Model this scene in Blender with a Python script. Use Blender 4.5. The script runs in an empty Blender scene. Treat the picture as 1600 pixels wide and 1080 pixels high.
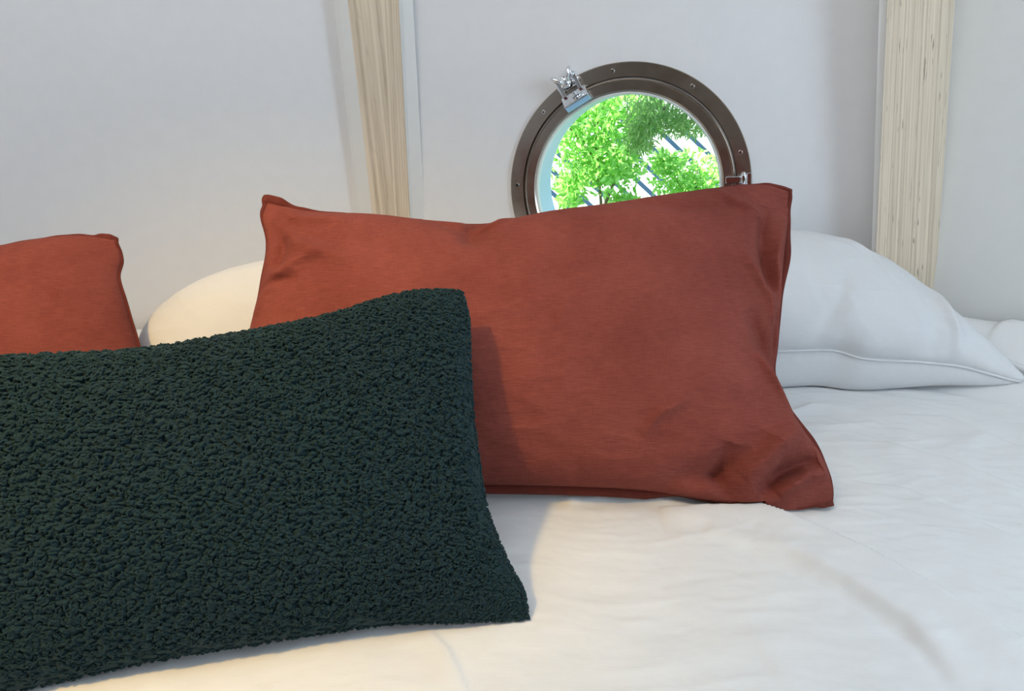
import bpy, bmesh, math, random
import numpy as np
from mathutils import Vector, Matrix

random.seed(7)
SC = bpy.context.scene
COL = SC.collection

# ------------------------------------------------------------------ camera
CAMZ = 0.95                      # camera height above the cabin floor
ZB = 0.50                        # top of the bedding
PITCH = math.radians(18.7)
F = 1156.0                       # focal length for a 1600 px wide frame
cam = bpy.data.cameras.new('camera')
cam.lens = F / 1600 * 36
cam.sensor_width = 36
cam.clip_start = 0.02
cam_o = bpy.data.objects.new('camera', cam)
COL.objects.link(cam_o)
cam_o.location = (0, 0, CAMZ)
cam_o.rotation_euler = (math.radians(90) - PITCH, 0, 0)
SC.camera = cam_o

# ------------------------------------------------------------------ world, sun, lamps, exposure
W = bpy.data.worlds.new('sky')
SC.world = W
W.use_nodes = True
wn = W.node_tree.nodes
bgn = wn['Background']
bgn.inputs['Color'].default_value = (0.42, 0.66, 1.0, 1)
bgn.inputs['Strength'].default_value = 1.6

def lamp(name, kind, loc, target, energy, color, **kw):
    l = bpy.data.lights.new(name, kind)
    l.energy = energy
    l.color = color
    for k, v in kw.items():
        setattr(l, k, v)
    o = bpy.data.objects.new(name, l)
    COL.objects.link(o)
    o.location = loc
    d = Vector(target) - Vector(loc)
    o.rotation_euler = d.to_track_quat('-Z', 'Y').to_euler()
    return o

lamp('sun', 'SUN', (-3, -1, 6), (-3 + .6, -1 + .38, 6 - .72), 19.0, (1, .96, .88), angle=math.radians(.6))
# daylight through the cabin's side window, right of and behind the camera
lamp('side_window_daylight', 'AREA', (1.36, 0.02, 1.25), (-.30, 1.15, .70), 15.5, (.64, .82, 1.0), shape='RECTANGLE', size=.8, size_y=.9)
# soft ceiling panel
lamp('ceiling_panel', 'AREA', (-.45, .25, 2.05), (-.25, .75, .5), 12.3, (1.0, .985, .955), shape='RECTANGLE', size=1.2, size_y=1.0)
# added fill light behind the camera, brightens the walls from the front
lamp('wall_fill', 'AREA', (.25, -1.6, 1.55), (.1, 1.4, .95), 4.0, (.86, .93, 1.0), shape='RECTANGLE', size=.9, size_y=1.1)
# warm reading spot above the head of the bed, left
lamp('reading_spot', 'SPOT', (-.58, .02, 1.75), (-.40, .82, .5), 57.0, (1.0, .64, .17), spot_size=math.radians(60), spot_blend=1.0, shadow_soft_size=.05)

SC.view_settings.view_transform = 'Standard'
SC.view_settings.look = 'None'
SC.view_settings.gamma = 1
SC.view_settings.exposure = 0.0
SC.view_settings.use_curve_mapping = False

# ------------------------------------------------------------------ helpers
CP, SP = math.cos(PITCH), math.sin(PITCH)
def ray(px, py):
    x = (px - 800) / F
    y = (540 - py) / F
    return np.array([x, CP + y * SP, -SP + y * CP])
def at_y(px, py, Y):
    d = ray(px, py)
    p = d * (Y / d[1])
    return Vector((p[0], p[1], p[2] + CAMZ))
def at_z(px, py, z=ZB):
    d = ray(px, py)
    p = d * ((z - CAMZ) / d[2])
    return Vector((p[0], p[1], p[2] + CAMZ))

class Plane:
    """a tilted plane a pillow leans in: U runs along it, V up its slope, N towards the room"""
    def __init__(s, O, yaw, tilt):
        s.O = np.array(O, float)
        yw, t = math.radians(yaw), math.radians(tilt)
        s.U = np.array([math.cos(yw), math.sin(yw), 0])
        back = np.array([-math.sin(yw), math.cos(yw), 0])
        s.V = back * math.cos(t) + np.array([0, 0, math.sin(t)])
        s.N = np.cross(s.U, s.V)
    def hit(s, px, py):
        c = np.array([0, 0, CAMZ])
        d = ray(px, py)
        t = np.dot(s.O - c, s.N) / np.dot(d, s.N)
        q = c + d * t - s.O
        return np.array([np.dot(q, s.U), np.dot(q, s.V)])
    def world(s, a, b, h=0):
        return s.O + np.multiply.outer(a, s.U) + np.multiply.outer(b, s.V) + np.multiply.outer(h, s.N)

def hash2(ix, iy, seed):
    h = (ix.astype(np.int64) * 374761393 + iy.astype(np.int64) * 668265263 + seed * 1274126177) & 0xFFFFFFFF
    h = ((h ^ (h >> 13)) * 1274126177) & 0xFFFFFFFF
    h = (h ^ (h >> 16)) & 0xFFFFFF
    return h / float(0xFFFFFF)
def vnoise(x, y, seed=0):
    ix, iy = np.floor(x), np.floor(y)
    fx, fy = x - ix, y - iy
    fx = fx * fx * fx * (fx * (fx * 6 - 15) + 10)
    fy = fy * fy * fy * (fy * (fy * 6 - 15) + 10)
    a, b = hash2(ix, iy, seed), hash2(ix + 1, iy, seed)
    c, d = hash2(ix, iy + 1, seed), hash2(ix + 1, iy + 1, seed)
    return ((a * (1 - fx) + b * fx) * (1 - fy) + (c * (1 - fx) + d * fx) * fy) * 2 - 1
def fbm(x, y, seed=0, n=4):
    v, a, t = 0, 1, 0
    for i in range(n):
        v = v + a * vnoise(x, y, seed + i * 17)
        t += a
        a *= .5
        x = x * 2.03 + 11.3
        y = y * 2.03 + 5.7
    return v / t
def ridged(x, y, seed=0, n=3):
    v, a, t = 0, 1, 0
    for i in range(n):
        v = v + a * (1 - np.abs(vnoise(x, y, seed + i * 31))) ** 2
        t += a
        a *= .5
        x = x * 2.1 + 3.3
        y = y * 2.1 + 9.7
    return v / t
def crease(A, B, pts, width, taper=True, side=0):
    """weight (0..1) of a fold line through pts; side != 0 gives a soft step on one side"""
    best = np.full(A.shape, 1e9)
    tt = np.zeros(A.shape)
    sg = np.zeros(A.shape)
    L = [0]
    for p, q in zip(pts[:-1], pts[1:]):
        L.append(L[-1] + math.dist(p, q))
    for i, (p, q) in enumerate(zip(pts[:-1], pts[1:])):
        dx, dy = q[0] - p[0], q[1] - p[1]
        l2 = dx * dx + dy * dy
        t = np.clip(((A - p[0]) * dx + (B - p[1]) * dy) / l2, 0, 1)
        ex, ey = A - (p[0] + t * dx), B - (p[1] + t * dy)
        d = np.hypot(ex, ey)
        m = d < best
        best = np.where(m, d, best)
        tt = np.where(m, (L[i] + t * math.sqrt(l2)) / L[-1], tt)
        sg = np.where(m, np.sign(dx * ey - dy * ex), sg)
    if isinstance(width, tuple):
        w = np.where(sg > 0, width[0], width[1])
    else:
        w = width
    r = np.exp(-(best / w) ** 2)
    if taper:
        r = r * np.clip(np.sin(np.pi * np.clip(tt, 0, 1)), 0, 1) ** .5
    return r

def resample(pts, n):
    pts = [np.array(p, float) for p in pts]
    if len(pts) == 2:
        return np.array([pts[0] * (1 - t) + pts[1] * t for t in np.linspace(0, 1, n)])
    P = [2 * pts[0] - pts[1]] + pts + [2 * pts[-1] - pts[-2]]
    out = []
    for i in range(1, len(P) - 2):
        for t in np.linspace(0, 1, 24, endpoint=False):
            p0, p1, p2, p3 = P[i - 1:i + 3]
            out.append(.5 * (2 * p1 + (p2 - p0) * t + (2 * p0 - 5 * p1 + 4 * p2 - p3) * t * t + (3 * p1 - p0 - 3 * p2 + p3) * t ** 3))
    out.append(pts[-1])
    out = np.array(out)
    s = np.concatenate([[0], np.cumsum(np.hypot(*(out[1:] - out[:-1]).T))])
    u = np.linspace(0, s[-1], n)
    return np.stack([np.interp(u, s, out[:, 0]), np.interp(u, s, out[:, 1])], 1)

def mesh_from(name, V, Fq, uv=None, mat=None, parent=None, origin=(0, 0, 0), smooth=True):
    V = np.asarray(V, np.float32) - np.array(origin, np.float32)
    Fq = np.asarray(Fq, np.int32)
    me = bpy.data.meshes.new(name)
    me.vertices.add(len(V))
    me.vertices.foreach_set('co', V.ravel())
    k = Fq.shape[1]
    me.loops.add(Fq.size)
    me.loops.foreach_set('vertex_index', Fq.ravel())
    me.polygons.add(len(Fq))
    me.polygons.foreach_set('loop_start', np.arange(0, Fq.size, k, dtype=np.int32))
    me.polygons.foreach_set('loop_total', np.full(len(Fq), k, np.int32))
    me.update(calc_edges=True)
    if uv is not None:
        l = me.uv_layers.new(name='metres')
        l.data.foreach_set('uv', np.asarray(uv, np.float32)[Fq.ravel()].ravel())
    me.polygons.foreach_set('use_smooth', np.full(len(Fq), smooth))
    me.validate()
    if mat:
        me.materials.append(mat)
    o = bpy.data.objects.new(name, me)
    COL.objects.link(o)
    o.location = origin
    if parent:
        o.parent = parent
        o.location = Vector(origin) - parent.location
    return o

def tag(o, label=None, cat=None, group=None, kind=None):
    if label: o['label'] = label
    if cat: o['category'] = cat
    if group: o['group'] = group
    if kind: o['kind'] = kind
    return o
def empty(name, loc):
    o = bpy.data.objects.new(name, None)
    COL.objects.link(o)
    o.location = loc
    o.empty_display_size = .05
    return o
def link_bm(name, bm, mat, parent=None, M=None, smooth=True, bevel=0):
    """a bmesh (local metres) as one object; M places it in the world"""
    if bevel:
        bmesh.ops.bevel(bm, geom=list(bm.edges), offset=bevel, segments=3, profile=.6, affect='EDGES')
    bmesh.ops.recalc_face_normals(bm, faces=bm.faces)
    me = bpy.data.meshes.new(name)
    bm.to_mesh(me)
    bm.free()
    for p in me.polygons:
        p.use_smooth = smooth
    for m in (mat if isinstance(mat, list) else [mat]):
        me.materials.append(m)
    o = bpy.data.objects.new(name, me)
    COL.objects.link(o)
    if M is not None:
        o.matrix_world = M
    if parent:
        o.parent = parent
        o.matrix_parent_inverse = Matrix.Translation(parent.location).inverted()
    return o
def box_bm(bm, c, s, R=None):
    r = bmesh.ops.create_cube(bm, size=1)
    for v in r['verts']:
        p = Vector((v.co.x * s[0], v.co.y * s[1], v.co.z * s[2]))
        if R: p = R @ p
        v.co = p + Vector(c)
    return r['verts']
def cyl_bm(bm, p0, p1, r0, r1=None, seg=20):
    r1 = r0 if r1 is None else r1
    p0, p1 = Vector(p0), Vector(p1)
    d = p1 - p0
    q = d.to_track_quat('Z', 'Y').to_matrix().to_4x4()
    bmesh.ops.create_cone(bm, cap_ends=True, segments=seg, radius1=r0, radius2=r1, depth=d.length,
                          matrix=Matrix.Translation((p0 + p1) / 2) @ q)

# ------------------------------------------------------------------ materials
def newmat(name):
    m = bpy.data.materials.new(name)
    m.use_nodes = True
    nt = m.node_tree
    return m, nt, nt.nodes['Principled BSDF']
def N(nt, t, **kw):
    n = nt.nodes.new(t)
    for k, v in kw.items():
        if k in n.inputs: n.inputs[k].default_value = v
        else: setattr(n, k, v)
    return n
def mixcol(nt, fac, a, b):
    m = nt.nodes.new('ShaderNodeMix')
    m.data_type = 'RGBA'
    if fac is not None: nt.links.new(fac, m.inputs[0])
    for s, v in ((6, a), (7, b)):
        if hasattr(v, 'links') or hasattr(v, 'is_linked'): nt.links.new(v, m.inputs[s])
        else: m.inputs[s].default_value = (*v, 1)
    return m.outputs[2]
def uvmap(nt, scale, kind='UV'):
    tc = nt.nodes.new('ShaderNodeTexCoord')
    mp = nt.nodes.new('ShaderNodeMapping')
    mp.inputs['Scale'].default_value = scale
    nt.links.new(tc.outputs[kind], mp.inputs[0])
    return mp.outputs[0]

def linen(name, dark, light, bump=.25, slub=1.0, sheen=.07, rough=.95, spec=.15):
    m, nt, p = newmat(name)
    L = nt.links
    n1 = N(nt, 'ShaderNodeTexNoise', Scale=1.0, Detail=3.0, Roughness=.6)
    L.new(uvmap(nt, (70, 750, 1)), n1.inputs['Vector'])
    n2 = N(nt, 'ShaderNodeTexNoise', Scale=1.0, Detail=3.0, Roughness=.6)
    L.new(uvmap(nt, (750, 90, 1)), n2.inputs['Vector'])
    n3 = N(nt, 'ShaderNodeTexNoise', Scale=9.0, Detail=4.0, Roughness=.6)
    L.new(uvmap(nt, (1, 1, 1)), n3.inputs['Vector'])
    w2 = N(nt, 'ShaderNodeMath', operation='MULTIPLY_ADD')
    L.new(n2.outputs[0], w2.inputs[0]); w2.inputs[1].default_value = .4; w2.inputs[2].default_value = .3
    a = N(nt, 'ShaderNodeMath', operation='ADD')
    L.new(n1.outputs[0], a.inputs[0]); L.new(w2.outputs[0], a.inputs[1])
    b = N(nt, 'ShaderNodeMath', operation='MULTIPLY_ADD')
    L.new(a.outputs[0], b.inputs[0]); b.inputs[1].default_value = .8 * slub; L.new(n3.outputs[0], b.inputs[2])
    r = N(nt, 'ShaderNodeMapRange')
    L.new(b.outputs[0], r.inputs['Value'])
    r.inputs['From Min'].default_value = .4 * (1.6 * slub) + .30
    r.inputs['From Max'].default_value = .6 * (1.6 * slub) + .70
    L.new(mixcol(nt, r.outputs[0], dark, light), p.inputs['Base Color'])
    bp = N(nt, 'ShaderNodeBump', Strength=bump, Distance=.0006)
    L.new(a.outputs[0], bp.inputs['Height'])
    L.new(bp.outputs[0], p.inputs['Normal'])
    p.inputs['Roughness'].default_value = rough
    p.inputs['Specular IOR Level'].default_value = spec
    p.inputs['Sheen Weight'].default_value = sheen
    p.inputs['Sheen Roughness'].default_value = .5
    return m

M_rust = linen('rust_linen', (.155, .037, .028), (.28, .076, .057), bump=1.0, sheen=.02, spec=.05)
M_rust_hem = linen('rust_linen_shaded', (.10, .02, .013), (.17, .036, .025), bump=.5)  # same linen as the cover, shade put in as a darker colour
M_white = linen('white_cotton', (.66, .66, .665), (.72, .72, .72), bump=.18, slub=.7, sheen=.1)
M_duvet = linen('duvet_cotton', (.735, .735, .73), (.785, .785, .775), bump=.25, slub=.7, sheen=.1)

def boucle():
    m, nt, p = newmat('teal_boucle')
    L = nt.links
    n = N(nt, 'ShaderNodeTexNoise', Scale=160.0, Detail=3.0)
    L.new(uvmap(nt, (1, 1, 1)), n.inputs['Vector'])
    n2 = N(nt, 'ShaderNodeTexNoise', Scale=9.0, Detail=2.0)
    L.new(uvmap(nt, (1, 1, 1)), n2.inputs['Vector'])
    c1 = mixcol(nt, n.outputs[0], (.004, .015, .019), (.0125, .038, .043))
    c2 = mixcol(nt, n.outputs[0], (.0045, .016, .021), (.014, .037, .044))
    r = N(nt, 'ShaderNodeMapRange')
    L.new(n2.outputs[0], r.inputs[0]); r.inputs[1].default_value = .45; r.inputs[2].default_value = .62
    L.new(mixcol(nt, r.outputs[0], c1, c2), p.inputs['Base Color'])
    p.inputs['Roughness'].default_value = .85
    p.inputs['Specular IOR Level'].default_value = .25
    p.inputs['Sheen Weight'].default_value = .12
    p.inputs['Sheen Roughness'].default_value = .4
    p.inputs['Sheen Tint'].default_value = (.55, .8, .8, 1)
    n4 = N(nt, 'ShaderNodeTexNoise', Scale=900.0, Detail=2.0)
    L.new(uvmap(nt, (1, 1, 1)), n4.inputs['Vector'])
    bp = N(nt, 'ShaderNodeBump', Strength=.6, Distance=.0008)
    L.new(n4.outputs[0], bp.inputs['Height']); L.new(bp.outputs[0], p.inputs['Normal'])
    return m
M_boucle = boucle()

def paint(name, col, rough=.6, bump=.05, sc=40):
    m, nt, p = newmat(name)
    n = N(nt, 'ShaderNodeTexNoise', Scale=float(sc), Detail=4.0)
    nt.links.new(uvmap(nt, (1, 1, 1), 'Object'), n.inputs['Vector'])
    nt.links.new(mixcol(nt, n.outputs[0], [c * .97 for c in col], [min(1, c * 1.03) for c in col]), p.inputs['Base Color'])
    bp = N(nt, 'ShaderNodeBump', Strength=bump, Distance=.002)
    nt.links.new(n.outputs[0], bp.inputs['Height']); nt.links.new(bp.outputs[0], p.inputs['Normal'])
    p.inputs['Roughness'].default_value = rough
    return m
M_wall = paint('white_wall_paint', (.78, .78, .79), .55)
M_wallR = paint('wall_paint_warm_lit', (.72, .715, .69), .55)  # same white paint; warm light falling on the right wall is in the colour
M_batten = paint('pale_batten_paint', (.74, .73, .70), .5)
M_floor = paint('floor_board', (.32, .22, .14), .5, .1, 8)
M_rear = paint('brown_panelling', (.22, .165, .12), .5, .1, 6)
M_ceil = paint('ceiling_white', (.7, .7, .69), .7)
M_tube = paint('sky_tinted_sleeve', (.58, .76, .92), .35)  # white sleeve, with the blue of the sky light put into its colour

def plywood(name, dark_knots, seed):
    m, nt, p = newmat(name)
    L = nt.links
    # layers run up the batten: U is across it, V along it (metres)
    n1 = N(nt, 'ShaderNodeTexNoise', Scale=1.0, Detail=2.0, Roughness=.5)
    L.new(uvmap(nt, (260 + seed, 1.2, 1)), n1.inputs['Vector'])
    n1b = N(nt, 'ShaderNodeTexNoise', Scale=1.0, Detail=3.0, Roughness=.6)
    L.new(uvmap(nt, (520 + seed, 14, 1)), n1b.inputs['Vector'])
    n2 = N(nt, 'ShaderNodeTexNoise', Scale=1.0, Detail=2.0, Roughness=.5)
    L.new(uvmap(nt, (300 + seed, 22, 1)), n2.inputs['Vector'])
    n3 = N(nt, 'ShaderNodeTexNoise', Scale=1.0, Detail=1.0)
    L.new(uvmap(nt, (45, 3.5, 1)), n3.inputs['Vector'])
    r1 = N(nt, 'ShaderNodeMapRange'); L.new(n1.outputs[0], r1.inputs[0]); r1.inputs[1].default_value = .36; r1.inputs[2].default_value = .6
    c = mixcol(nt, r1.outputs[0], (.47, .365, .25), (.74, .62, .47))
    r1b = N(nt, 'ShaderNodeMapRange'); L.new(n1b.outputs[0], r1b.inputs[0]); r1b.inputs[1].default_value = .35; r1b.inputs[2].default_value = .65
    r1b.inputs[3].default_value = 0; r1b.inputs[4].default_value = .45
    c = mixcol(nt, r1b.outputs[0], c, (.76, .655, .52))
    mu = N(nt, 'ShaderNodeMath', operation='MULTIPLY')
    r2 = N(nt, 'ShaderNodeMapRange'); L.new(n2.outputs[0], r2.inputs[0]); r2.inputs[1].default_value = .655; r2.inputs[2].default_value = .70
    r3 = N(nt, 'ShaderNodeMapRange'); L.new(n3.outputs[0], r3.inputs[0]); r3.inputs[1].default_value = .42; r3.inputs[2].default_value = .55
    L.new(r2.outputs[0], mu.inputs[0]); L.new(r3.outputs[0], mu.inputs[1])
    mu2 = N(nt, 'ShaderNodeMath', operation='MULTIPLY'); L.new(mu.outputs[0], mu2.inputs[0]); mu2.inputs[1].default_value = dark_knots
    c = mixcol(nt, mu2.outputs[0], c, (.17, .12, .075))
    L.new(c, p.inputs['Base Color'])
    bp = N(nt, 'ShaderNodeBump', Strength=.3, Distance=.001)
    L.new(n1.outputs[0], bp.inputs['Height']); L.new(bp.outputs[0], p.inputs['Normal'])
    p.inputs['Roughness'].default_value = .6
    return m
M_plyL = plywood('plywood_edge_clean', .15, 0)
M_plyR = plywood('plywood_edge_knotty', 1.0, 33)

def metal(name, col, rough):
    m, nt, p = newmat(name)
    p.inputs['Base Color'].default_value = (*col, 1)
    p.inputs['Metallic'].default_value = 1
    n = N(nt, 'ShaderNodeTexNoise', Scale=60.0, Detail=3.0)
    nt.links.new(uvmap(nt, (1, 1, 1), 'Object'), n.inputs['Vector'])
    r = N(nt, 'ShaderNodeMapRange'); nt.links.new(n.outputs[0], r.inputs[0]); r.inputs[3].default_value = rough * .7; r.inputs[4].default_value = rough * 1.4
    nt.links.new(r.outputs[0], p.inputs['Roughness'])
    return m
M_steel = metal('polished_steel', (.52, .465, .41), .2)
M_chrome = metal('chrome', (.85, .87, .9), .06)
M_dark = metal('screw_socket', (.10, .09, .08), .4)
M_gasket = paint('pale_gasket', (.72, .78, .76), .3)

def glass():
    m, nt, p = newmat('window_glass')
    nt.nodes.remove(p)
    t = N(nt, 'ShaderNodeBsdfTransparent'); t.inputs[0].default_value = (.93, .98, .96, 1)
    g = N(nt, 'ShaderNodeBsdfGlossy'); g.inputs['Roughness'].default_value = .02
    fr = N(nt, 'ShaderNodeFresnel'); fr.inputs[0].default_value = 1.45
    mx = N(nt, 'ShaderNodeMixShader')
    nt.links.new(fr.outputs[0], mx.inputs[0]); nt.links.new(t.outputs[0], mx.inputs[1]); nt.links.new(g.outputs[0], mx.inputs[2])
    nt.links.new(mx.outputs[0], nt.nodes['Material Output'].inputs[0])
    return m
M_glass = glass()

def leafmat(name, c1, c2):
    m, nt, p = newmat(name)
    L = nt.links
    nt.nodes.remove(p)
    g = N(nt, 'ShaderNodeNewGeometry')
    cr = mixcol(nt, g.outputs['Random Per Island'], c1, c2)
    d = N(nt, 'ShaderNodeBsdfDiffuse'); t = N(nt, 'ShaderNodeBsdfTranslucent')
    L.new(cr, d.inputs[0]); L.new(cr, t.inputs[0])
    mx = N(nt, 'ShaderNodeMixShader'); mx.inputs[0].default_value = .5
    L.new(d.outputs[0], mx.inputs[1]); L.new(t.outputs[0], mx.inputs[2])
    L.new(mx.outputs[0], nt.nodes['Material Output'].inputs[0])
    return m
M_leaf = leafmat('broad_leaf', (.20, .52, .08), (.58, .88, .30))
M_leafd = leafmat('fine_leaf', (.22, .42, .12), (.50, .66, .26))
M_bark = paint('bark', (.22, .17, .12), .9, .3, 30)
M_slat = paint('white_slat_paint', (.82, .83, .84), .5)
M_fback = paint('gap_shade_blue', (.30, .46, .66), .7)  # shade between the fence slats, painted as a blue-grey board
M_grass = paint('grass_ground', (.10, .22, .05), .9, .3, 10)

# ------------------------------------------------------------------ room shell
PHI = math.radians(-15)
PC = Vector((.2135, 1.40, 0))                      # porthole centre on plan
PZ = at_y(979, 295, 1.40).z
PC.x = at_y(979, 295, 1.40).x
def backwall(x): return 1.40 + (x - PC.x) * math.tan(PHI)
XL, XR = -.245, .682
SL = (XL, backwall(XL)); SR = (XR, backwall(XR))
ZT, ZF = 2.15, 0.0
LW = (-1.30, SL[1] - (XL + 1.30) * math.tan(math.radians(8)))
RW = (1.45, SR[1] - (1.45 - XR) * math.tan(math.radians(38)))
TH = .045
def wall(name, a, b, mat, z0=ZF, z1=ZT, hole=None):
    """a wall slab whose room side runs from a to b (room on the right-hand side when walking a to b reversed)"""
    ax, ay = a; bx, by = b
    d = Vector((bx - ax, by - ay, 0)).normalized()
    nrm = Vector((-d.y, d.x, 0))                    # outward
    L = math.dist(a, b)
    bm = bmesh.new()
    if hole is None:
        outer = [(0, z0), (L, z0), (L, z1), (0, z1)]
        vs = [bm.verts.new(Vector((ax, ay, z)) + d * u) for u, z in outer]
        vo = [bm.verts.new(v.co + nrm * TH) for v in vs]
        bm.faces.new(vs); bm.faces.new(vo)
        for i in range(4):
            bm.faces.new((vs[i], vs[(i + 1) % 4], vo[(i + 1) % 4], vo[i]))
    else:
        hu, hz, hr = hole
        n = 96
        def ring(off):
            ci, co = [], []
            for i in range(n):
                t = 2 * math.pi * i / n + math.pi / n
                c, s_ = math.cos(t), math.sin(t)
                ci.append(bm.verts.new(Vector((ax, ay, 0)) + d * (hu + hr * c) + Vector((0, 0, hz + hr * s_)) + nrm * off))
                k = 1e9
                if c > 1e-6: k = min(k, (L - hu) / c)
                if c < -1e-6: k = min(k, -hu / c)
                if s_ > 1e-6: k = min(k, (z1 - hz) / s_)
                if s_ < -1e-6: k = min(k, (z0 - hz) / s_)
                co.append(bm.verts.new(Vector((ax, ay, 0)) + d * (hu + k * c) + Vector((0, 0, hz + k * s_)) + nrm * off))
            return ci, co
        a1, a2 = ring(0); b1, b2 = ring(TH)
        for i in range(n):
            j = (i + 1) % n
            bm.faces.new((a1[i], a1[j], a2[j], a2[i])); bm.faces.new((b1[i], b2[i], b2[j], b1[j]))
            bm.faces.new((a1[i], b1[i], b1[j], a1[j])); bm.faces.new((a2[i], a2[j], b2[j], b2[i]))
    o = link_bm(name, bm, mat, smooth=False)
    return tag(o, kind='structure')
R0 = .2220                                           # porthole outer radius
REAR = -1.8
wall('wall_back', SL, SR, M_wall, hole=((PC.x - XL) / math.cos(PHI), PZ, .775 * R0))
wall('wall_left', LW, SL, M_wall)
wall('wall_right', SR, RW, M_wallR)
wall('wall_left_side', (LW[0], REAR), LW, M_wall)
wall('wall_right_side', RW, (RW[0], REAR), M_wall)
wall('wall_rear', (RW[0], REAR), (LW[0], REAR), M_rear)
def slab(name, z0, z1, mat, grow=TH):
    bm = bmesh.new()
    pts = [(LW[0] - grow, REAR - grow), (RW[0] + grow, REAR - grow), (RW[0] + grow, RW[1] + .03), (SR[0], SR[1] + grow + .01), (SL[0], SL[1] + grow + .01), (LW[0] - grow, LW[1] + .03)]
    lo = [bm.verts.new((x, y, z0)) for x, y in pts]; hi = [bm.verts.new((x, y, z1)) for x, y in pts]
    bm.faces.new(lo); bm.faces.new(hi)
    for i in range(6):
        bm.faces.new((lo[i], lo[(i + 1) % 6], hi[(i + 1) % 6], hi[i]))
    return tag(link_bm(name, bm, mat, smooth=False), kind='structure')
slab('floor', -.05, ZF, M_floor)
slab('ceiling', ZT, ZT + .05, M_ceil)

# wooden ribs over the wall seams: (bottom row, top row) as depth + the four edge columns of the faceted section
def rib(name, rows, ydepth, mats, facet):
    """rows: two (py, x0, x1, x2, x3): left facet x0-x1, face x1-x2, right facet x2-x3"""
    bm = bmesh.new()
    uvl = bm.loops.layers.uv.new('metres')
    P = []
    for (py, *xs), Y in zip(rows, ydepth):
        off = [facet[0], 0, 0, facet[1]]
        P.append([at_y(x, py, Y + o) for x, o in zip(xs, off)])
    ext = []
    for k in range(4):
        lo, hi = P[0][k], P[1][k]
        g = (hi - lo) / (hi.z - lo.z)
        ext.append((lo + g * (ZB - .35 - lo.z), lo + g * (ZT - lo.z)))
    cols = [[bm.verts.new(p) for p in e] for e in ext]
    rad = Vector((P[0][1].x, P[0][1].y, 0)).normalized() * .09
    b0 = [bm.verts.new(e + rad) for e in ext[0]]
    b3 = [bm.verts.new(e + rad) for e in ext[3]]
    ring_ = [b0] + cols + [b3]
    us = [-.1]
    for k in range(len(ring_) - 1):
        us.append(us[-1] + (ring_[k + 1][0].co - ring_[k][0].co).length)
    for k in range(len(ring_) - 1):
        a, b = ring_[k], ring_[k + 1]
        f = bm.faces.new((a[0], b[0], b[1], a[1]))
        f.material_index = (0, 0, 1, 2, 2)[k]
        ln = (a[1].co - a[0].co).length
        for l, uvv in zip(f.loops, ((us[k], 0), (us[k + 1], 0), (us[k + 1], ln), (us[k], ln))):
            l[uvl].uv = uvv
    bm.faces.new([r[0] for r in ring_]); bm.faces.new([r[1] for r in reversed(ring_)])
    bm.faces.new((ring_[0][0], ring_[0][1], ring_[-1][1], ring_[-1][0]))
    return tag(link_bm(name, bm, mats, smooth=False), kind='structure')
rib('trim_1', [(340, 560, 582, 641, 664), (0, 521, 543, 623, 645)], (SL[1] - .035, SL[1] - .05), [M_batten, M_plyL, M_batten], (.008, .018))
rib('trim_2', [(450, 1360, 1366, 1446, 1462), (0, 1374, 1387, 1472, 1492)], (SR[1] - .045, SR[1] - .055), [M_batten, M_plyR, M_plyR], (.010, .014))

# ------------------------------------------------------------------ porthole (window_1)
er = Vector((math.cos(PHI), math.sin(PHI), 0)); en = Vector((math.sin(PHI), -math.cos(PHI), 0)); eu = Vector((0, 0, 1))
PO = Vector((PC.x, 1.40, PZ))
MP = Matrix(((er.x, eu.x, en.x, PO.x), (er.y, eu.y, en.y, PO.y), (er.z, eu.z, en.z, PO.z), (0, 0, 0, 1)))   # x right, y up, z into the room
port = empty('window_1', PO); tag(port, 'round polished steel porthole window in the white back wall, above the rust cushion', kind='structure')
def lathe(name, prof, mat, closed=True, seg=160, smooth=True):
    bm = bmesh.new()
    rings = [[bm.verts.new((r * math.cos(2 * math.pi * i / seg), r * math.sin(2 * math.pi * i / seg), h)) for i in range(seg)] for r, h in prof]
    m = len(rings)
    for k in range(m if closed else m - 1):
        a, b = rings[k], rings[(k + 1) % m]
        for i in range(seg):
            j = (i + 1) % seg
            bm.faces.new((a[i], a[j], b[j], b[i]))
    o = link_bm(name, bm, mat, port, MP)
    md = o.modifiers.new('edge', 'EDGE_SPLIT'); md.split_angle = math.radians(32)
    return o
R = R0
lathe('flange', [(R, .0005), (R, .0058), (R - .0013, .007), (.888 * R, .007), (.884 * R, .0055), (.878 * R, .0005)], M_steel)
lathe('window_ring', [(.872 * R, .001), (.872 * R, .010), (.866 * R, .0125), (.858 * R, .0125), (.852 * R, .0105), (.785 * R, .0105), (.772 * R, .0085), (.764 * R, .004), (.764 * R, .001)], M_steel)
lathe('gasket', [(.772 * R, .0075), (.764 * R, .0088), (.752 * R, .0075), (.750 * R, -.004), (.772 * R, -.004)], M_gasket)
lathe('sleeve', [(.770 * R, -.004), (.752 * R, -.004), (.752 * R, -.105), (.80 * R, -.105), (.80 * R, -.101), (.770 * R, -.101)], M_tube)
bm = bmesh.new(); bmesh.ops.create_circle(bm, cap_ends=True, radius=.755 * R, segments=96)
link_bm('glass', bm, M_glass, port, MP @ Matrix.Translation((0, 0, .001)))
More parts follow.
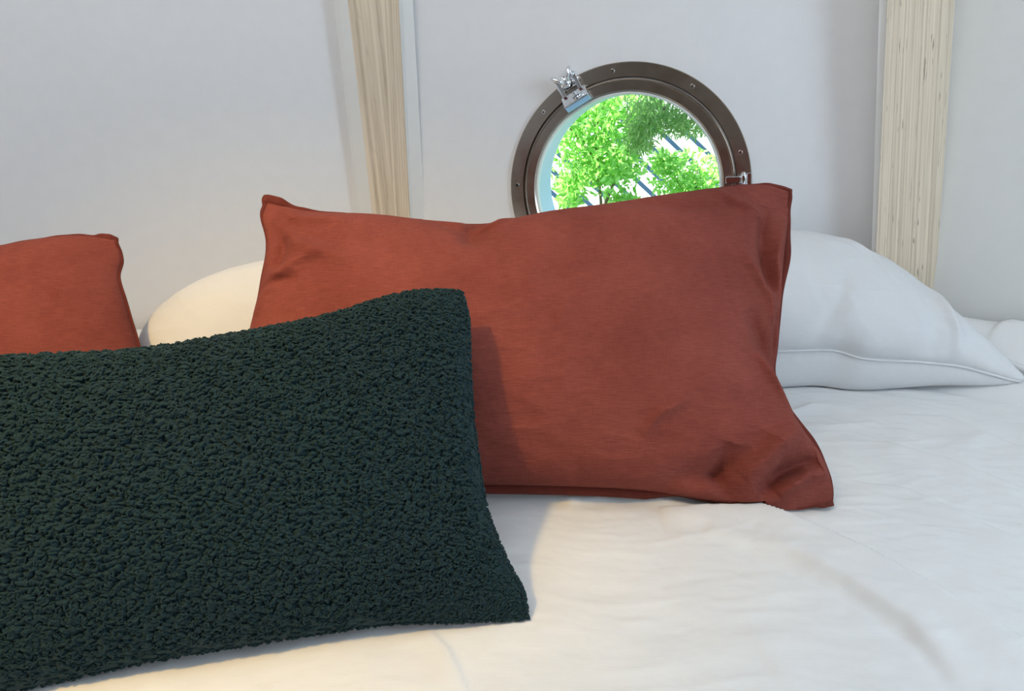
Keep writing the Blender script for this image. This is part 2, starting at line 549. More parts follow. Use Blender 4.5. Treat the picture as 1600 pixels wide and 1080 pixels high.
for k in range(9):
    t = math.radians(19.5 + 40 * k)
    c = Vector((.94 * R * math.cos(t), .94 * R * math.sin(t), .007))
    bm = bmesh.new()
    cyl_bm(bm, c + Vector((0, 0, -.001)), c + Vector((0, 0, .0011)), .0043, .0034, 24)
    s = link_bm('screw', bm, M_chrome, port, MP, smooth=False)
    bm = bmesh.new()
    cyl_bm(bm, c + Vector((0, 0, .0008)), c + Vector((0, 0, .0015)), .0019, .0019, 6)
    q = link_bm('socket', bm, M_dark, None, MP, smooth=False)
    q.parent = s; q.matrix_parent_inverse = s.matrix_world.inverted() if False else Matrix.Identity(4); q.matrix_basis = Matrix.Identity(4)

def local_parts(ang, r):
    t = math.radians(ang)
    e1 = Vector((math.cos(t), math.sin(t), 0)); e2 = Vector((-math.sin(t), math.cos(t), 0))
    M = Matrix(((e2.x, e1.x, 0, e1.x * r), (e2.y, e1.y, 0, e1.y * r), (0, 0, 1, 0), (0, 0, 0, 1)))  # x tangential, y radial out, z into room
    return MP @ M
# clamp at the upper left
ML = local_parts(121, .90 * R) @ Matrix.Scale(1.22, 4)
bm = bmesh.new()
box_bm(bm, (0, -.012, .018), (.040, .020, .014), Matrix.Rotation(math.radians(-38), 3, 'X'))
link_bm('clamp_lug', bm, M_chrome, port, ML, bevel=.0016, smooth=False)
bm = bmesh.new()
box_bm(bm, (-.013, .012, .012), (.006, .028, .022)); box_bm(bm, (.013, .012, .012), (.006, .028, .022)); box_bm(bm, (0, .016, .0085), (.030, .022, .004))
link_bm('clamp_bracket', bm, M_chrome, port, ML, bevel=.0012, smooth=False)
bm = bmesh.new()
cyl_bm(bm, (0, .010, .008), (0, .016, .040), .0042); cyl_bm(bm, (-.018, .012, .014), (.018, .012, .014), .0035)
link_bm('clamp_bolt', bm, M_chrome, port, ML, bevel=.0004)
bm = bmesh.new()
cyl_bm(bm, (0, .013, .026), (0, .015, .038), .0085, .0062)
for sx in (-1, 1):
    r = bmesh.ops.create_uvsphere(bm, u_segments=20, v_segments=12, radius=1)
    Rm = Matrix.Rotation(sx * math.radians(38), 3, 'Z')
    for v in r['verts']:
        v.co = Rm @ Vector((v.co.x * .0052, v.co.y * .0105, v.co.z * .0030)) if False else Rm @ Vector((v.co.x * .0045, v.co.y * .0115, v.co.z * .0075))
        v.co += Vector((-sx * .0095, .023, .036))
link_bm('wing_nut', bm, M_chrome, port, ML)
# hinge on the right
MH = local_parts(4, .90 * R)
bm = bmesh.new()
box_bm(bm, (.010, -.010, .0155), (.012, .026, .009)); box_bm(bm, (-.022, -.010, .0155), (.012, .026, .009))
link_bm('hinge_arm', bm, M_chrome, port, MH, bevel=.002, smooth=False)
bm = bmesh.new()
for x0, x1 in ((-.030, -.017), (-.014, .002), (.004, .018)):
    cyl_bm(bm, (x0, .008, .014), (x1, .008, .014), .0065)
cyl_bm(bm, (-.034, .008, .014), (.022, .008, .014), .003)
link_bm('hinge_barrel', bm, M_chrome, port, MH, bevel=.0006)
bm = bmesh.new()
box_bm(bm, (-.006, .012, .008), (.052, .018, .003))
link_bm('hinge_plate', bm, M_chrome, port, MH, bevel=.001, smooth=False)

# ------------------------------------------------------------------ bedding surface
def yline(x):                                        # plan distance of the wall at x, kept 2 cm clear
    y = np.where(x < XL, SL[1] + (x - XL) * math.tan(math.radians(8)), np.where(x > XR, SR[1] - (x - XR) * math.tan(math.radians(38)), 1.40 + (x - PC.x) * math.tan(PHI)))
    return y - .025
def bedpt(px, py): 
    p = at_z(px, py); return (p.x, p.y)
def bp(*pts): return [bedpt(*p) for p in pts]
FOLD = [(p.x, p.y) for p in (at_z(1540, 540, ZB + .07), at_z(1562, 528, ZB + .075), at_z(1600, 520, ZB + .08), at_z(1680, 520, ZB + .08))]
def bed_h(X, Y):
    h = .004 * fbm(X * 3.1, Y * 3.1, 3, 3)
    h += .0012 * fbm(X * 14, Y * 22, 8, 3)
    # soft creases drifting down to the right, then the finer crumple of washed cotton
    q = X * .76 + Y * .65
    r = X * .65 - Y * .76
    h += .0030 * (ridged(r * 4 + .5 * vnoise(X * 6, Y * 6, 71), q * 13 + 1.2 * vnoise(X * 5, Y * 5, 72), 5, 3) - .5) * np.clip(.45 + X, .2, 1)
    h += .0020 * ridged(X * 12 + Y * 6, Y * 44 - X * 6 + vnoise(X * 9, Y * 9, 73), 15, 3) * np.clip(1.1 - np.abs(X - .25) * 1.1, .15, 1)
    h += .0004 * fbm(X * 60, Y * 90, 25, 2)
    # long folds running down to the right
    h += .015 * crease(X, Y, bp((1030, 800), (1190, 806), (1300, 852), (1420, 914), (1520, 968), (1680, 1060)), (.004, .055))
    h += .007 * crease(X, Y, bp((1100, 838), (1230, 872), (1320, 918), (1420, 978), (1500, 1070)), (.022, .007))
    h -= .0025 * crease(X, Y, bp((1150, 870), (1250, 905), (1350, 955), (1440, 1020), (1490, 1100)), .010)
    h += .005 * crease(X, Y, bp((1330, 752), (1420, 768), (1520, 815), (1640, 870)), (.003, .03))
    h += .004 * crease(X, Y, bp((1370, 690), (1480, 722), (1620, 775)), (.003, .03))
    h += .004 * crease(X, Y, bp((1400, 650), (1480, 655), (1560, 690), (1660, 730)), (.004, .03))
    h += .0040 * crease(X, Y, bp((668, 985), (700, 1020), (735, 1100)), (.0022, .02))
    h += .0015 * crease(X, Y, bp((1150, 960), (1210, 1040), (1260, 1120)), (.02, .006))
    h += .007 * crease(X, Y, bp((730, 774), (800, 771), (850, 775), (900, 790)), (.010, .006))
    h += .006 * crease(X, Y, bp((880, 790), (960, 778), (1050, 790), (1110, 802)), (.010, .006))
    h += .005 * crease(X, Y, bp((1215, 650), (1270, 634), (1330, 640)), (.004, .012))
    h += .004 * crease(X, Y, bp((1235, 655), (1290, 668), (1370, 660)), (.004, .012))
    # bedding bunched against the right wall
    dW = (yline(X) - Y) * math.cos(math.radians(38))
    a = np.clip((.115 - dW) / .10, 0, 1); a = a * a * (3 - 2 * a)
    b = np.clip((X - .45) / .25, 0, 1); b = b * b * (3 - 2 * b)
    h += .098 * a * b
    h += .008 * crease(X, Y, FOLD, (.003, .04))
    return h
nx, ny = 760, 560
gx = np.linspace(-1.26, 1.41, nx)
tt = np.linspace(0, 1, ny) ** .8
GX = np.repeat(gx[:, None], ny, 1)
Y0 = -.55
GY = Y0 + (yline(GX) - Y0) * tt[None, :]
GH = ZB + bed_h(GX, GY)
# front edge rolls down
GH -= .10 * np.clip((Y0 + .10 - GY) / .10, 0, 1) ** 2
idx = np.arange(nx * ny).reshape(nx, ny)
FQ = np.stack([idx[:-1, :-1], idx[1:, :-1], idx[1:, 1:], idx[:-1, 1:]], -1).reshape(-1, 4)
duvet = mesh_from('duvet', np.stack([GX, GY, GH], -1).reshape(-1, 3), FQ, np.stack([GX, GY], -1).reshape(-1, 2), M_duvet, origin=(0, .4, ZB))
sm = duvet.modifiers.new('thickness', 'SOLIDIFY'); sm.thickness = .02; sm.offset = -1
tag(duvet, 'creased white cotton duvet spread across the whole bed under the cushions', 'bedding')
bm = bmesh.new()
pts = [(-1.25, -.38), (1.40, -.38)] + [(x, float(yline(np.array(x))) - .015) for x in (1.40, XR, PC.x, XL, -1.25)]
lo = [bm.verts.new((x, y, .24)) for x, y in pts]; hi = [bm.verts.new((x, y, ZB - .050)) for x, y in pts]
bm.faces.new(lo); bm.faces.new(hi)
for i in range(len(pts)): bm.faces.new((lo[i], lo[(i + 1) % len(pts)], hi[(i + 1) % len(pts)], hi[i]))
matt = link_bm('mattress', bm, M_white, smooth=False, bevel=.01); tag(matt, 'white mattress underneath the creased duvet', 'mattress')
bm = bmesh.new()
lo = [bm.verts.new((x, y, 0)) for x, y in pts]; hi = [bm.verts.new((x, y, .24)) for x, y in pts]
bm.faces.new(lo); bm.faces.new(hi)
for i in range(len(pts)): bm.faces.new((lo[i], lo[(i + 1) % len(pts)], hi[(i + 1) % len(pts)], hi[i]))
base = link_bm('bed_base', bm, M_plyL, smooth=False); tag(base, 'plywood bed base underneath the white mattress', 'bed')

# ------------------------------------------------------------------ pillows
class Pil: pass
def pillow(name, plane, bottom, right, top, left, T, Tb, nu, nv, mat, parent, disp=None, origin=None, pw=.5, edge=1.0, backdir=None, pb=None, corner=.25):
    B = resample([plane.hit(*p) for p in bottom], nu + 1)
    Tp = resample([plane.hit(*p) for p in top], nu + 1)
    Lf = resample([plane.hit(*p) for p in left], nv + 1)
    Rt = resample([plane.hit(*p) for p in right], nv + 1)
    # denser towards the border so the rim rounds well
    def dens(n):
        t = np.linspace(0, 1, n + 1)
        return t + edge * (-.10 * np.sin(2 * np.pi * t)) / 1.0 * 1.0
    s, t = dens(nu), dens(nv)
    def rs(C, q):
        u = np.linspace(0, 1, len(C))
        return np.stack([np.interp(q, u, C[:, 0]), np.interp(q, u, C[:, 1])], 1)
    B, Tp, Lf, Rt = rs(B, s), rs(Tp, s), rs(Lf, t), rs(Rt, t)
    S, TT = np.meshgrid(s, t, indexing='ij')
    S3, T3 = S[..., None], TT[..., None]
    P = (1 - T3) * B[:, None, :] + T3 * Tp[:, None, :] + (1 - S3) * Lf[None, :, :] + S3 * Rt[None, :, :]
    P -= (1 - S3) * (1 - T3) * B[0] + S3 * (1 - T3) * B[-1] + (1 - S3) * T3 * Tp[0] + S3 * T3 * Tp[-1]
    A_, B_ = P[..., 0], P[..., 1]
    prof = (np.clip(1 - (2 * S - 1) ** 2, 0, 1) * np.clip(1 - (2 * TT - 1) ** 2, 0, 1)) ** (pw if pb is None else pb + (pw - pb) * np.clip(TT * 1.6, 0, 1))
    rim = np.clip(prof * 3, 0, 1)
    Wd_, Hd_ = np.linalg.norm(B[-1] - B[0]), np.linalg.norm(Lf[-1] - Lf[0])
    for cs in (0, 1):
        for ct in (0, 1):
            prof = prof * (1 - corner * np.exp(-(((S - cs) * Wd_) ** 2 + ((TT - ct) * Hd_) ** 2) / .055 ** 2))
    hf = T * prof
    if disp is not None: hf = hf + disp(A_, B_, S, TT) * rim
    hb = -Tb * prof
    Wf = plane.world(A_, B_, hf); Wb = plane.world(A_, B_, hb)
    if backdir is not None:
        Wb = plane.world(A_, B_, 0 * hb) + np.multiply.outer(-hb, np.array(backdir, float))
    # what sinks below the bedding flattens against it
    for Wx in (Wf, Wb):
        floor_ = ZB + bed_h(Wx[..., 0], Wx[..., 1]) + .003
        Wx[..., 2] = np.maximum(Wx[..., 2], floor_ + .004 * 0)
    n = (nu + 1) * (nv + 1)
    I = np.arange(n).reshape(nu + 1, nv + 1)
    J = I + n
    J[0, :], J[-1, :], J[:, 0], J[:, -1] = I[0, :], I[-1, :], I[:, 0], I[:, -1]
    q = lambda K: np.stack([K[:-1, :-1], K[1:, :-1], K[1:, 1:], K[:-1, 1:]], -1).reshape(-1, 4)
    Fc = np.concatenate([q(I), q(J)[:, ::-1]])
    V = np.concatenate([Wf.reshape(-1, 3), Wb.reshape(-1, 3)])
    uv = np.concatenate([P.reshape(-1, 2)] * 2)
    used = np.zeros(2 * n, bool); used[Fc.ravel()] = True
    remap = np.cumsum(used) - 1
    o = mesh_from(name, V[used], remap[Fc], uv[used], mat, parent, origin)
    r = Pil(); r.o = o; r.P = P; r.plane = plane; r.Wf = Wf
    r.loop = np.concatenate([P[:-1, 0], P[-1, :-1], P[:0:-1, -1], P[0, :0:-1]])
    return r

def hem(name, pil, wfun, mat, parent, origin, thick=.0022, inner=.006, lift=0.0, wav=.0015, seed=1):
    """a flat seam allowance running round a pillow's outline; wfun(k, n) gives its width in metres"""
    Lp = pil.loop
    n = len(Lp)
    tan = np.roll(Lp, -3, 0) - np.roll(Lp, 3, 0)
    tan /= np.linalg.norm(tan, axis=1)[:, None] + 1e-9
    nor = np.stack([tan[:, 1], -tan[:, 0]], 1)
    # smooth the normals round corners
    for _ in range(22): nor = (np.roll(nor, 1, 0) + nor + np.roll(nor, -1, 0)) / 3
    nor /= np.linalg.norm(nor, axis=1)[:, None] + 1e-9
    w = np.array([wfun(k / n) for k in range(n)])
    k = np.arange(n) / n
    if callable(lift): lift = np.array([lift(q_ / n) for q_ in range(n)])
    wz = wav * (np.sin(k * 2 * np.pi * 23 + seed) + np.sin(k * 2 * np.pi * 41 + seed * 2)) + lift
    prof = [(-inner, thick), (w, thick * .8), (w + .0008, 0), (w, -thick * .8), (-inner, -thick)]
    rings = []
    for pw_, h in prof:
        off = pw_ if np.ndim(pw_) else np.full(n, pw_)
        q = Lp + nor * off[:, None]
        Wd = pil.plane.O + q[:, :1] * pil.plane.U + q[:, 1:] * pil.plane.V + (wz * np.clip(off / .004, 0, 1) + h)[:, None] * pil.plane.N
        fl = ZB + bed_h(Wd[:, 0], Wd[:, 1]) + .004 + (h + thick) * .5
        Wd[:, 2] = np.maximum(Wd[:, 2], fl)
        rings.append(Wd)
    V = np.concatenate(rings)
    m = len(prof)
    I = np.arange(m * n).reshape(m, n)
    Fc = []
    for a in range(m):
        b = (a + 1) % m
        Fc.append(np.stack([I[a], np.roll(I[a], -1), np.roll(I[b], -1), I[b]], 1))
    uv = np.concatenate([np.stack([k * 2.4, np.full(n, .01 * a)], 1) for a in range(m)])
    return mesh_from(name, V, np.concatenate(Fc), uv, mat, parent, origin)

def linen_disp(seed, amp=1.0):
    def f(A, B, S, T):
        h = .0045 * fbm(A * 5, B * 6, seed, 3)
        h += .0038 * (ridged(A * 7 + B * 4 + .8 * vnoise(A * 4, B * 4, seed), B * 16 - A * 3, seed + 4, 3) - .5)
        h += .0017 * (ridged(A * 26, B * 60 + 2 * vnoise(A * 9, B * 9, seed + 2), seed + 9, 2) - .5)
        return h * amp
    return f

# --- the large rust cushion in the middle
plC = Plane((0, .735, ZB), 1.5, 58)
def cp(*pts): return [tuple(plC.hit(*p)) for p in pts]
base_lin = linen_disp(21, .9)
def dC(A, B, S, T):
    h = base_lin(A, B, S, T)
    # pinch below the dip of the top edge
    h -= .018 * crease(A, B, cp((742, 340), (750, 366), (738, 392)), .014, taper=False)
    h += .010 * crease(A, B, cp((800, 346), (775, 366), (735, 374)), .006)
    h -= .006 * crease(A, B, cp((660, 352), (720, 375), (760, 372)), .008)
    # folds fanning from the right-hand edge
    for pts, d, w in ((((1225, 340), (1200, 420), (1215, 500)), .008, .007), (((1190, 330), (1180, 400), (1190, 470)), -.007, .009),
                      (((1205, 540), (1190, 480), (1140, 410)), .005, .008), (((1215, 590), (1180, 560), (1150, 500)), -.006, .010),
                      (((1235, 650), (1200, 610), (1165, 560)), .007, .008), (((1215, 470), (1200, 520), (1205, 580)), -.007, .006),
                      (((1140, 745), (1190, 700), (1240, 670)), .011, .013), (((1170, 775), (1210, 740), (1270, 725)), -.012, .012),
                      (((1120, 700), (1110, 745), (1140, 790)), -.008, .012), (((1290, 740), (1250, 740), (1200, 770)), .008, .008),
                      (((1000, 780), (1060, 745), (1120, 735)), -.005, .012), (((985, 690), (1010, 660), (1050, 640)), .003, .006),
                      (((1100, 300), (1140, 330), (1190, 350)), .004, .008), (((960, 330), (1060, 345), (1150, 335)), -.003, .008),
                      (((440, 330), (480, 350), (560, 360)), .004, .008), (((425, 350), (450, 390), (440, 440)), -.005, .009),
                      (((430, 360), (480, 400), (560, 430)), .004, .010), (((405, 500), (440, 440), (520, 410)), .004, .009),
                      (((400, 470), (430, 455), (480, 450)), -.003, .006), (((1060, 760), (1160, 720), (1180, 690)), -.006, .014)):
        h += 2.1 * d * crease(A, B, cp(*pts), w)
    return h
rootC = empty('rust_cushion', (0, .76, ZB))
tag(rootC, 'large rust linen cushion standing in the middle of the bed below the porthole', 'cushion', 'rust linen cushions')
pc = pillow('cover', plC,
            [(352, 748), (480, 750), (640, 755), (760, 758), (880, 760), (1000, 766), (1090, 780), (1180, 797), (1240, 806), (1290, 803)],
            [(1290, 803), (1300, 768), (1282, 715), (1248, 668), (1222, 625), (1208, 585), (1213, 540), (1217, 480), (1222, 420), (1230, 350), (1236, 297)],
            [(416, 312), (450, 324), (500, 333), (580, 337), (660, 346), (735, 352), (790, 348), (860, 334), (960, 320), (1060, 304), (1150, 292), (1200, 289), (1236, 297)],
            [(352, 748), (372, 640), (392, 520), (410, 440), (418, 380), (410, 340), (416, 312)],
            .090, .06, 460, 300, M_rust, rootC, dC, (0, .76, ZB), pb=.38, corner=.55)
def wC(k):
    # order: bottom L-R (0-.30), right B-T (.30-.50), top R-L (.50-.80), left T-B
    w = .0015
    w += .0075 * max(0, min(1, (k - .01) / .03)) * max(0, min(1, (.30 - k) / .02)) + .010 * math.exp(-((k - .294) / .016) ** 2)
    w += .004 * math.exp(-((k - .79) / .02) ** 2)
    w += .006 * math.exp(-((k - .44) / .02) ** 2) + .005 * math.exp(-((k - .37) / .015) ** 2)
    w += .003 * math.exp(-((k - .78) / .03) ** 2)
    return w
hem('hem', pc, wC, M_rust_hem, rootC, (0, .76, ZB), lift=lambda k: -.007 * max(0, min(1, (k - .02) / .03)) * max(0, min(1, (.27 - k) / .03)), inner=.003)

# --- rust cushion at the left edge
plL = Plane((-.62, .86, ZB), 12, 62)
rootL = empty('rust_cushion', (-.78, .86, ZB))
tag(rootL, 'burnt orange linen cushion at the far left, partly behind the green cushion', 'cushion', 'rust linen cushions')
pl_ = pillow('cover', plL,
             [(-420, 760), (-200, 750), (0, 738), (120, 728), (262, 712)],
             [(262, 712), (240, 620), (218, 545), (202, 492), (186, 435), (190, 405), (180, 374)],
             [(-340, 415), (-240, 400), (-100, 394), (0, 386), (60, 375), (120, 369), (180, 374)],
             [(-420, 760), (-390, 600), (-360, 500), (-340, 415)],
             .075, .05, 300, 220, M_rust, rootL, linen_disp(77, .9), (-.78, .86, ZB))
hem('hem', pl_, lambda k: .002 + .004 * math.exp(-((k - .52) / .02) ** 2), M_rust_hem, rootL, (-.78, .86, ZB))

# --- white pillow behind, right
def wdisp(seed, amp=1.0, extra=None, plane=None):
    def f(A, B, S, T):
        h = .009 * fbm(A * 5, B * 5, seed, 3) + .0035 * (ridged(A * 10 + B * 5, B * 14, seed + 3, 2) - .5)
        h += .0006 * fbm(A * 40, B * 40, seed + 6, 2)
        if extra:
            for pts, d, w in extra:
                h += d * crease(A, B, [tuple(plane.hit(*p)) for p in pts], w)
        return h * amp
    return f
plR = Plane((.55, 1.085, ZB + .055), 2, 42)
rootR = empty('white_pillow', (.45, 1.15, ZB))
tag(rootR, 'white pillow slumped on the duvet to the right, behind the large rust cushion', 'pillow', 'white pillows')
pr = pillow('cover', plR,
            [(760, 548), (900, 548), (1100, 545), (1220, 548), (1300, 547), (1350, 560), (1430, 565), (1500, 572), (1560, 588), (1612, 600)],
            [(1612, 600), (1585, 575), (1540, 535), (1490, 492), (1440, 448), (1390, 412), (1335, 390)],
            [(800, 368), (950, 372), (1100, 366), (1200, 366), (1250, 368), (1300, 380), (1335, 390)],
            [(760, 548), (770, 470), (800, 368)],
            .070, .085, 360, 220, M_white, rootR,
            wdisp(5, 1.0, [(((1450, 450), (1470, 520), (1490, 575)), .010, .010), (((1420, 440), (1440, 520), (1450, 570)), -.007, .014), (((1290, 372), (1350, 420), (1380, 470)), .004, .008), (((1240, 590), (1290, 500), (1300, 450)), -.005, .012),
                           (((1330, 545), (1400, 520), (1460, 500)), .003, .012), (((1380, 570), (1440, 560), (1500, 545)), -.003, .01)], plR), (.45, 1.15, ZB), pw=.46, backdir=(0, -.10, -1.6))
hem('piping', pr, lambda k: .0022, M_white, rootR, (.45, 1.15, ZB), thick=.0018, inner=.004, wav=.0008)

# --- white pillow behind, left
plW = Plane((-.35, 1.00, ZB + .02), 14, 52)
rootW = empty('white_pillow', (-.35, 1.05, ZB))
tag(rootW, 'cream lit white pillow rising between the two rust cushions, behind the green cushion', 'pillow', 'white pillows')
pw_ = pillow('cover', plW,
             [(205, 640), (300, 640), (450, 636), (600, 628), (700, 620)],
             [(700, 620), (712, 540), (700, 450)],
             [(275, 462), (330, 434), (410, 413), (520, 398), (620, 410), (700, 450)],
             [(205, 640), (208, 580), (222, 524), (245, 487), (275, 462)],
             .070, .05, 260, 200, M_white, rootW, wdisp(15, .7), (-.35, 1.05, ZB), pw=.5)
hem('piping', pw_, lambda k: .0020, M_white, rootW, (-.35, 1.05, ZB), thick=.0018, inner=.004, wav=.0008)

# --- teal boucle cushion in front
plG = Plane((.018, .550, ZB), 11.5, 54)
rootG = empty('boucle_cushion', (-.27, .50, ZB))
tag(rootG, 'dark green boucle cushion lying in front, overlapping the large rust cushion', 'cushion')
def nubs(A, B):
    """raised yarn nubs: an uneven cellular relief, stretched along the weft"""
    wx = .0012 * vnoise(A * 170, B * 170, 5) + .0007 * vnoise(A * 420, B * 420, 6)
    wy = .0012 * vnoise(A * 170, B * 170, 7) + .0007 * vnoise(A * 420, B * 420, 9)
    best = np.zeros(A.shape)
    for layer, (cx, cy, hh) in enumerate(((.0056, .0040, 1.0), (.0044, .0034, .85))):
        x, y = (A + wx) / cx + layer * 3.7, (B + wy) / cy + layer * 1.3
        ix, iy = np.floor(x), np.floor(y)
        for dx in (-1, 0, 1):
            for dy in (-1, 0, 1):
                jx, jy = ix + dx, iy + dy
                r1, r2, r3 = hash2(jx, jy, 11 + layer), hash2(jx, jy, 22 + layer), hash2(jx, jy, 33 + layer)
                r4 = hash2(jx, jy, 44 + layer)
                ex, ey = x - (jx + r1), y - (jy + r2)
                ca, sa = np.cos((r4 - .5) * 2.4), np.sin((r4 - .5) * 2.4)
                fx, fy = ex * ca + ey * sa, (-ex * sa + ey * ca) * 1.35
                rr = .42 + .32 * r3
                d2 = (fx * fx + fy * fy) / (rr * rr)
                best = np.maximum(best, hh * (.55 + .45 * r3) * np.sqrt(np.clip(1 - d2, 0, 1)))
    return best
def dG(A, B, S, T):
    h = .004 * fbm(A * 6, B * 6, 31, 3)
    h += .0052 * nubs(A, B) + .0006 * vnoise(A * 700, B * 700, 12)
    return h
pg = pillow('cover', plG,
            [(-420, 1120), (-200, 1118), (40, 1076), (200, 1040), (400, 1006), (600, 976), (720, 972), (826, 968)],
            [(826, 968), (818, 925), (790, 870), (762, 800), (748, 720), (738, 640), (734, 560), (732, 500), (722, 455)],
            [(-330, 600), (-150, 568), (0, 560), (100, 555), (220, 549), (400, 519), (520, 493), (600, 467), (660, 455), (722, 455)],
            [(-420, 1120), (-400, 900), (-360, 750), (-330, 600)],
            0.066, .05, 1180, 640, M_boucle, rootG, dG, (-.27, .50, ZB), edge=.35, pb=.64)

# loose loops of yarn standing out of the weave, also round the rim
def yarn_loops(pil, count, seed):
    rng = np.random.default_rng(seed)
    Wd = pil.Wf
    a, b = Wd.shape[:2]
    n_in = count
    si = rng.random(n_in) * (a - 8) + 3
    ti = rng.random(n_in) * (b - 8) + 3
    # extra ones round the rim
    m = 1500
    e = rng.integers(0, 4, m)
    ra = rng.random(m)
    si = np.concatenate([si, np.where(e == 0, 1, np.where(e == 1, a - 3, ra * (a - 5) + 1))])
    ti = np.concatenate([ti, np.where(e >= 2, np.where(e == 2, 1, b - 3), ra * (b - 5) + 1)])
    i0, j0 = si.astype(int), ti.astype(int)
    c = Wd[i0, j0]
    k = 3
    du = Wd[np.minimum(i0 + k, a - 1), j0] - Wd[np.maximum(i0 - k, 0), j0]
    dv = Wd[i0, np.minimum(j0 + k, b - 1)] - Wd[i0, np.maximum(j0 - k, 0)]
    nm = np.cross(du, dv)
    nm /= np.linalg.norm(nm, axis=1)[:, None] + 1e-12
    base = nm * .5 + pil.plane.N * .5
    rim = np.arange(len(c)) >= n_in
    outw = np.zeros_like(c)
    outw[rim] = np.where((e == 0)[:, None], -pil.plane.U, np.where((e == 1)[:, None], pil.plane.U, np.where((e == 2)[:, None], -pil.plane.V, pil.plane.V)))
    base = base + outw * 1.2
    base /= np.linalg.norm(base, axis=1)[:, None]
    th = rng.normal(0, .6, len(c))
    t1 = np.cos(th)[:, None] * pil.plane.U + np.sin(th)[:, None] * pil.plane.V
    t1 -= base * (t1 * base).sum(1)[:, None]
    t1 /= np.linalg.norm(t1, axis=1)[:, None]
    t2 = np.cross(base, t1)
    L = .0013 + .0016 * rng.random(len(c))
    Hh = .0010 + .0016 * rng.random(len(c))
    sw = rng.normal(0, .0009, len(c))
    r = .00070 + .00045 * rng.random(len(c))
    K, Sd = 7, 5
    V = []
    for q in range(K):
        u = q / (K - 1)
        x = (u - .5) * 2
        p = c + t1 * (L * x)[:, None] + base * (Hh * (1 - x * x) - .0006)[:, None] + t2 * (sw * math.sin(u * 7))[:, None]
        tang = t1 * L[:, None] - base * (2 * Hh * x)[:, None]
        tang /= np.linalg.norm(tang, axis=1)[:, None]
        nn = np.cross(t2, tang)
        for g_ in range(Sd):
            w = 2 * math.pi * g_ / Sd
            V.append(p + (nn * math.cos(w) + t2 * math.sin(w)) * r[:, None])
    V = np.stack(V, 1)
    off = (np.arange(len(c)) * K * Sd)[:, None, None]
    f = []
    for q in range(K - 1):
        for g_ in range(Sd):
            h2 = (g_ + 1) % Sd
            f.append((q * Sd + g_, q * Sd + h2, (q + 1) * Sd + h2, (q + 1) * Sd + g_))
    Fc = (np.array(f)[None] + off).reshape(-1, 4)
    Vf = V.reshape(-1, 3)
    Vf[:, 2] = np.maximum(Vf[:, 2], ZB + bed_h(Vf[:, 0], Vf[:, 1]) + .002)
    return mesh_from('yarn_loops', Vf, Fc, np.repeat(np.stack([si, ti], 1) * .0006, K * Sd, 0), M_boucle, rootG, (-.27, .50, ZB))
tag(yarn_loops(pg, 11000, 4), kind='stuff')

# ------------------------------------------------------------------ outside the porthole
bm = bmesh.new()
bmesh.ops.create_grid(bm, x_segments=4, y_segments=4, size=8)
g = link_bm('ground', bm, M_grass, M=Matrix.Translation((0, 6.2 + 3.0, -.35))); tag(g, kind='structure')
# white fence with diagonal slats
FY = 3.35
fence = empty('slatted_fence', (.6, FY, -.35)); tag(fence, 'white fence of diagonal slats seen through the porthole behind the leaves', 'fence')
x0, x1, z0, z1 = -1.6, 2.8, -.30, 1.5
bm = bmesh.new()
ang = math.radians(-41)
for k in range(-45, 46):
    c = Vector((.6, 0, .6)) + Vector((-math.sin(ang), 0, math.cos(ang))) * (k * .072)
    box_bm(bm, c, (7, .018, .053), Matrix.Rotation(-ang, 3, 'Y'))
for co, no in (((x0, 0, 0), (-1, 0, 0)), ((x1, 0, 0), (1, 0, 0)), ((0, 0, z0), (0, 0, -1)), ((0, 0, z1), (0, 0, 1))):
    bmesh.ops.bisect_plane(bm, geom=bm.verts[:] + bm.edges[:] + bm.faces[:], plane_co=co, plane_no=no, clear_outer=True)
link_bm('slat_panel', bm, M_slat, fence, Matrix.Translation((0, FY, 0)), smooth=False)
bm = bmesh.new(); box_bm(bm, (.6, FY + .06, .6), (4.4, .02, 1.8)); link_bm('gap_shade_board', bm, M_fback, fence, smooth=False)
for xx in (x0, x1):
    bm = bmesh.new(); box_bm(bm, (xx, FY, .625), (.09, .09, 1.95)); link_bm('post', bm, M_slat, fence, smooth=False)
bm = bmesh.new(); box_bm(bm, (.6, FY, 1.54), (4.5, .09, .06)); link_bm('top_rail', bm, M_slat, fence, smooth=False)

# shrubs: leaves as small folded blades on thin twigs
def foliage(name, centres, n, size, mat, parent, seed, slim=.45, droop=0.0):
    rng = np.random.default_rng(seed)
    V, Fc = [], []
    for i in range(n):
        c, r = centres[rng.integers(len(centres))]
        d = rng.normal(size=3); d /= np.linalg.norm(d)
        p = np.array(c) + d * np.array(r) * rng.random() ** .45
        a = rng.normal(size=3); a[2] -= droop; a /= np.linalg.norm(a)
        b = np.cross(a, rng.normal(size=3)); b /= np.linalg.norm(b)
        u = np.cross(a, b)
        L = size * (.6 + .8 * rng.random()); Wd = L * slim * .5
        k = len(V)
        V += [p, p + a * L * .35 + b * Wd + u * Wd * .4, p + a * L * .75 + b * Wd * .7 + u * Wd * .3, p + a * L,
              p + a * L * .75 - b * Wd * .7 + u * Wd * .3, p + a * L * .35 - b * Wd + u * Wd * .4, p + a * L * .5]
        Fc += [(k, k + 1, k + 6), (k + 1, k + 2, k + 6), (k + 2, k + 3, k + 6), (k + 3, k + 4, k + 6), (k + 4, k + 5, k + 6), (k + 5, k, k + 6)]
    return mesh_from(name, np.array(V), Fc, None, mat, parent, tuple(parent.location), smooth=False)
def twigs(name, segs, parent):
    bm = bmesh.new()
    for a, b, r0, r1 in segs: cyl_bm(bm, a, b, r0, r1, 8)
    return link_bm(name, bm, M_bark, parent)
Yl = 2.35
def L3(px, py, Y=Yl): 
    p = at_y(px, py, Y); return (p.x, p.y, p.z)
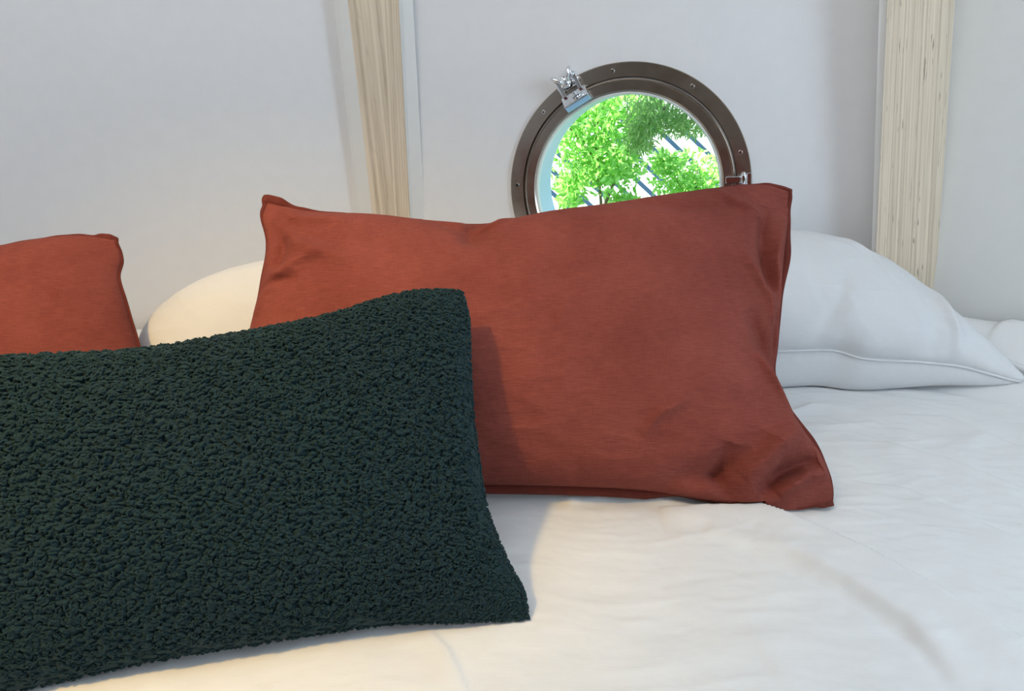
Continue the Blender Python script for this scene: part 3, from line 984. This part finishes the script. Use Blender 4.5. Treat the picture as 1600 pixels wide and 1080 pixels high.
s1 = empty('leafy_shrub', (.35, Yl, -.35)); tag(s1, 'bright green broad leaved shrub filling the left half of the porthole view', 'shrub')
foliage('foliage', [(L3(905, 190), (.12, .16, .10)), (L3(950, 215), (.13, .16, .10)), (L3(900, 250), (.09, .15, .09)), (L3(950, 270), (.11, .15, .07)),
                    (L3(985, 180), (.12, .15, .07)), (L3(890, 300), (.05, .12, .06)), (L3(930, 160), (.2, .2, .07)), (L3(960, 245), (.12, .15, .08)),
                    (L3(860, 130), (.25, .25, .15)), (L3(975, 320), (.05, .1, .04))],
        4300, .023, M_leaf, s1, 3)
tr = L3(940, 330); tp = L3(930, 200)
twigs('stem', [((.30, Yl, -.35), tr, .010, .006), (tr, tp, .005, .003), (tr, L3(985, 230), .006, .003), (L3(933, 250), L3(890, 200), .005, .002), (L3(935, 280), L3(890, 290), .004, .002), (tp, L3(960, 120), .005, .002)], s1)
s2 = empty('leafy_shrub', (.75, Yl + .15, -.35)); tag(s2, 'pale green shrub at the lower right of the porthole view', 'shrub')
foliage('foliage', [(L3(1085, 265, Yl + .15), (.12, .15, .07)), (L3(1060, 290, Yl + .15), (.10, .15, .06)), (L3(1100, 300, Yl + .15), (.12, .15, .07)), (L3(1040, 255, Yl + .15), (.05, .1, .04)), (L3(1160, 280, Yl + .15), (.15, .15, .15))],
        2000, .021, M_leaf, s2, 9)
tr = L3(1085, 330, Yl + .15)
twigs('stem', [((.75, Yl + .15, -.35), tr, .014, .008), (tr, L3(1090, 260, Yl + .15), .006, .002), (tr, L3(1050, 270, Yl + .15), .005, .002), (tr, L3(1120, 270, Yl + .15), .005, .002)], s2)
s3 = empty('tree', (1.28, Yl - .42, -.35)); tag(s3, 'tree with fine olive green leaves drooping into the top right of the porthole view', 'tree')
foliage('foliage', [(L3(1010, 185, Yl - .42), (.06, .1, .06)), (L3(1040, 180, Yl - .42), (.09, .1, .05)), (L3(1000, 215, Yl - .42), (.035, .08, .04)), (L3(1075, 190, Yl - .42), (.07, .1, .04)), (L3(1060, 150, Yl - .42), (.14, .12, .06)), (L3(1100, 110, Yl - .42), (.15, .12, .1))],
        3600, .018, M_leafd, s3, 13, slim=.2, droop=1.2)
twigs('trunk', [((1.28, Yl - .42, -.35), (1.22, Yl - .42, .6), .035, .028), ((1.22, Yl - .42, .6), (1.0, Yl - .42, 1.18), .028, .014), ((1.0, Yl - .42, 1.18), L3(1120, 60, Yl - .42), .014, .008)], s3)
twigs('twig', [(L3(1120, 60, Yl - .42), L3(1060, 150, Yl - .42), .007, .004), (L3(1060, 150, Yl - .42), L3(1005, 200, Yl - .42), .004, .0015), (L3(1060, 150, Yl - .42), L3(1085, 195, Yl - .42), .003, .0015)], s3)
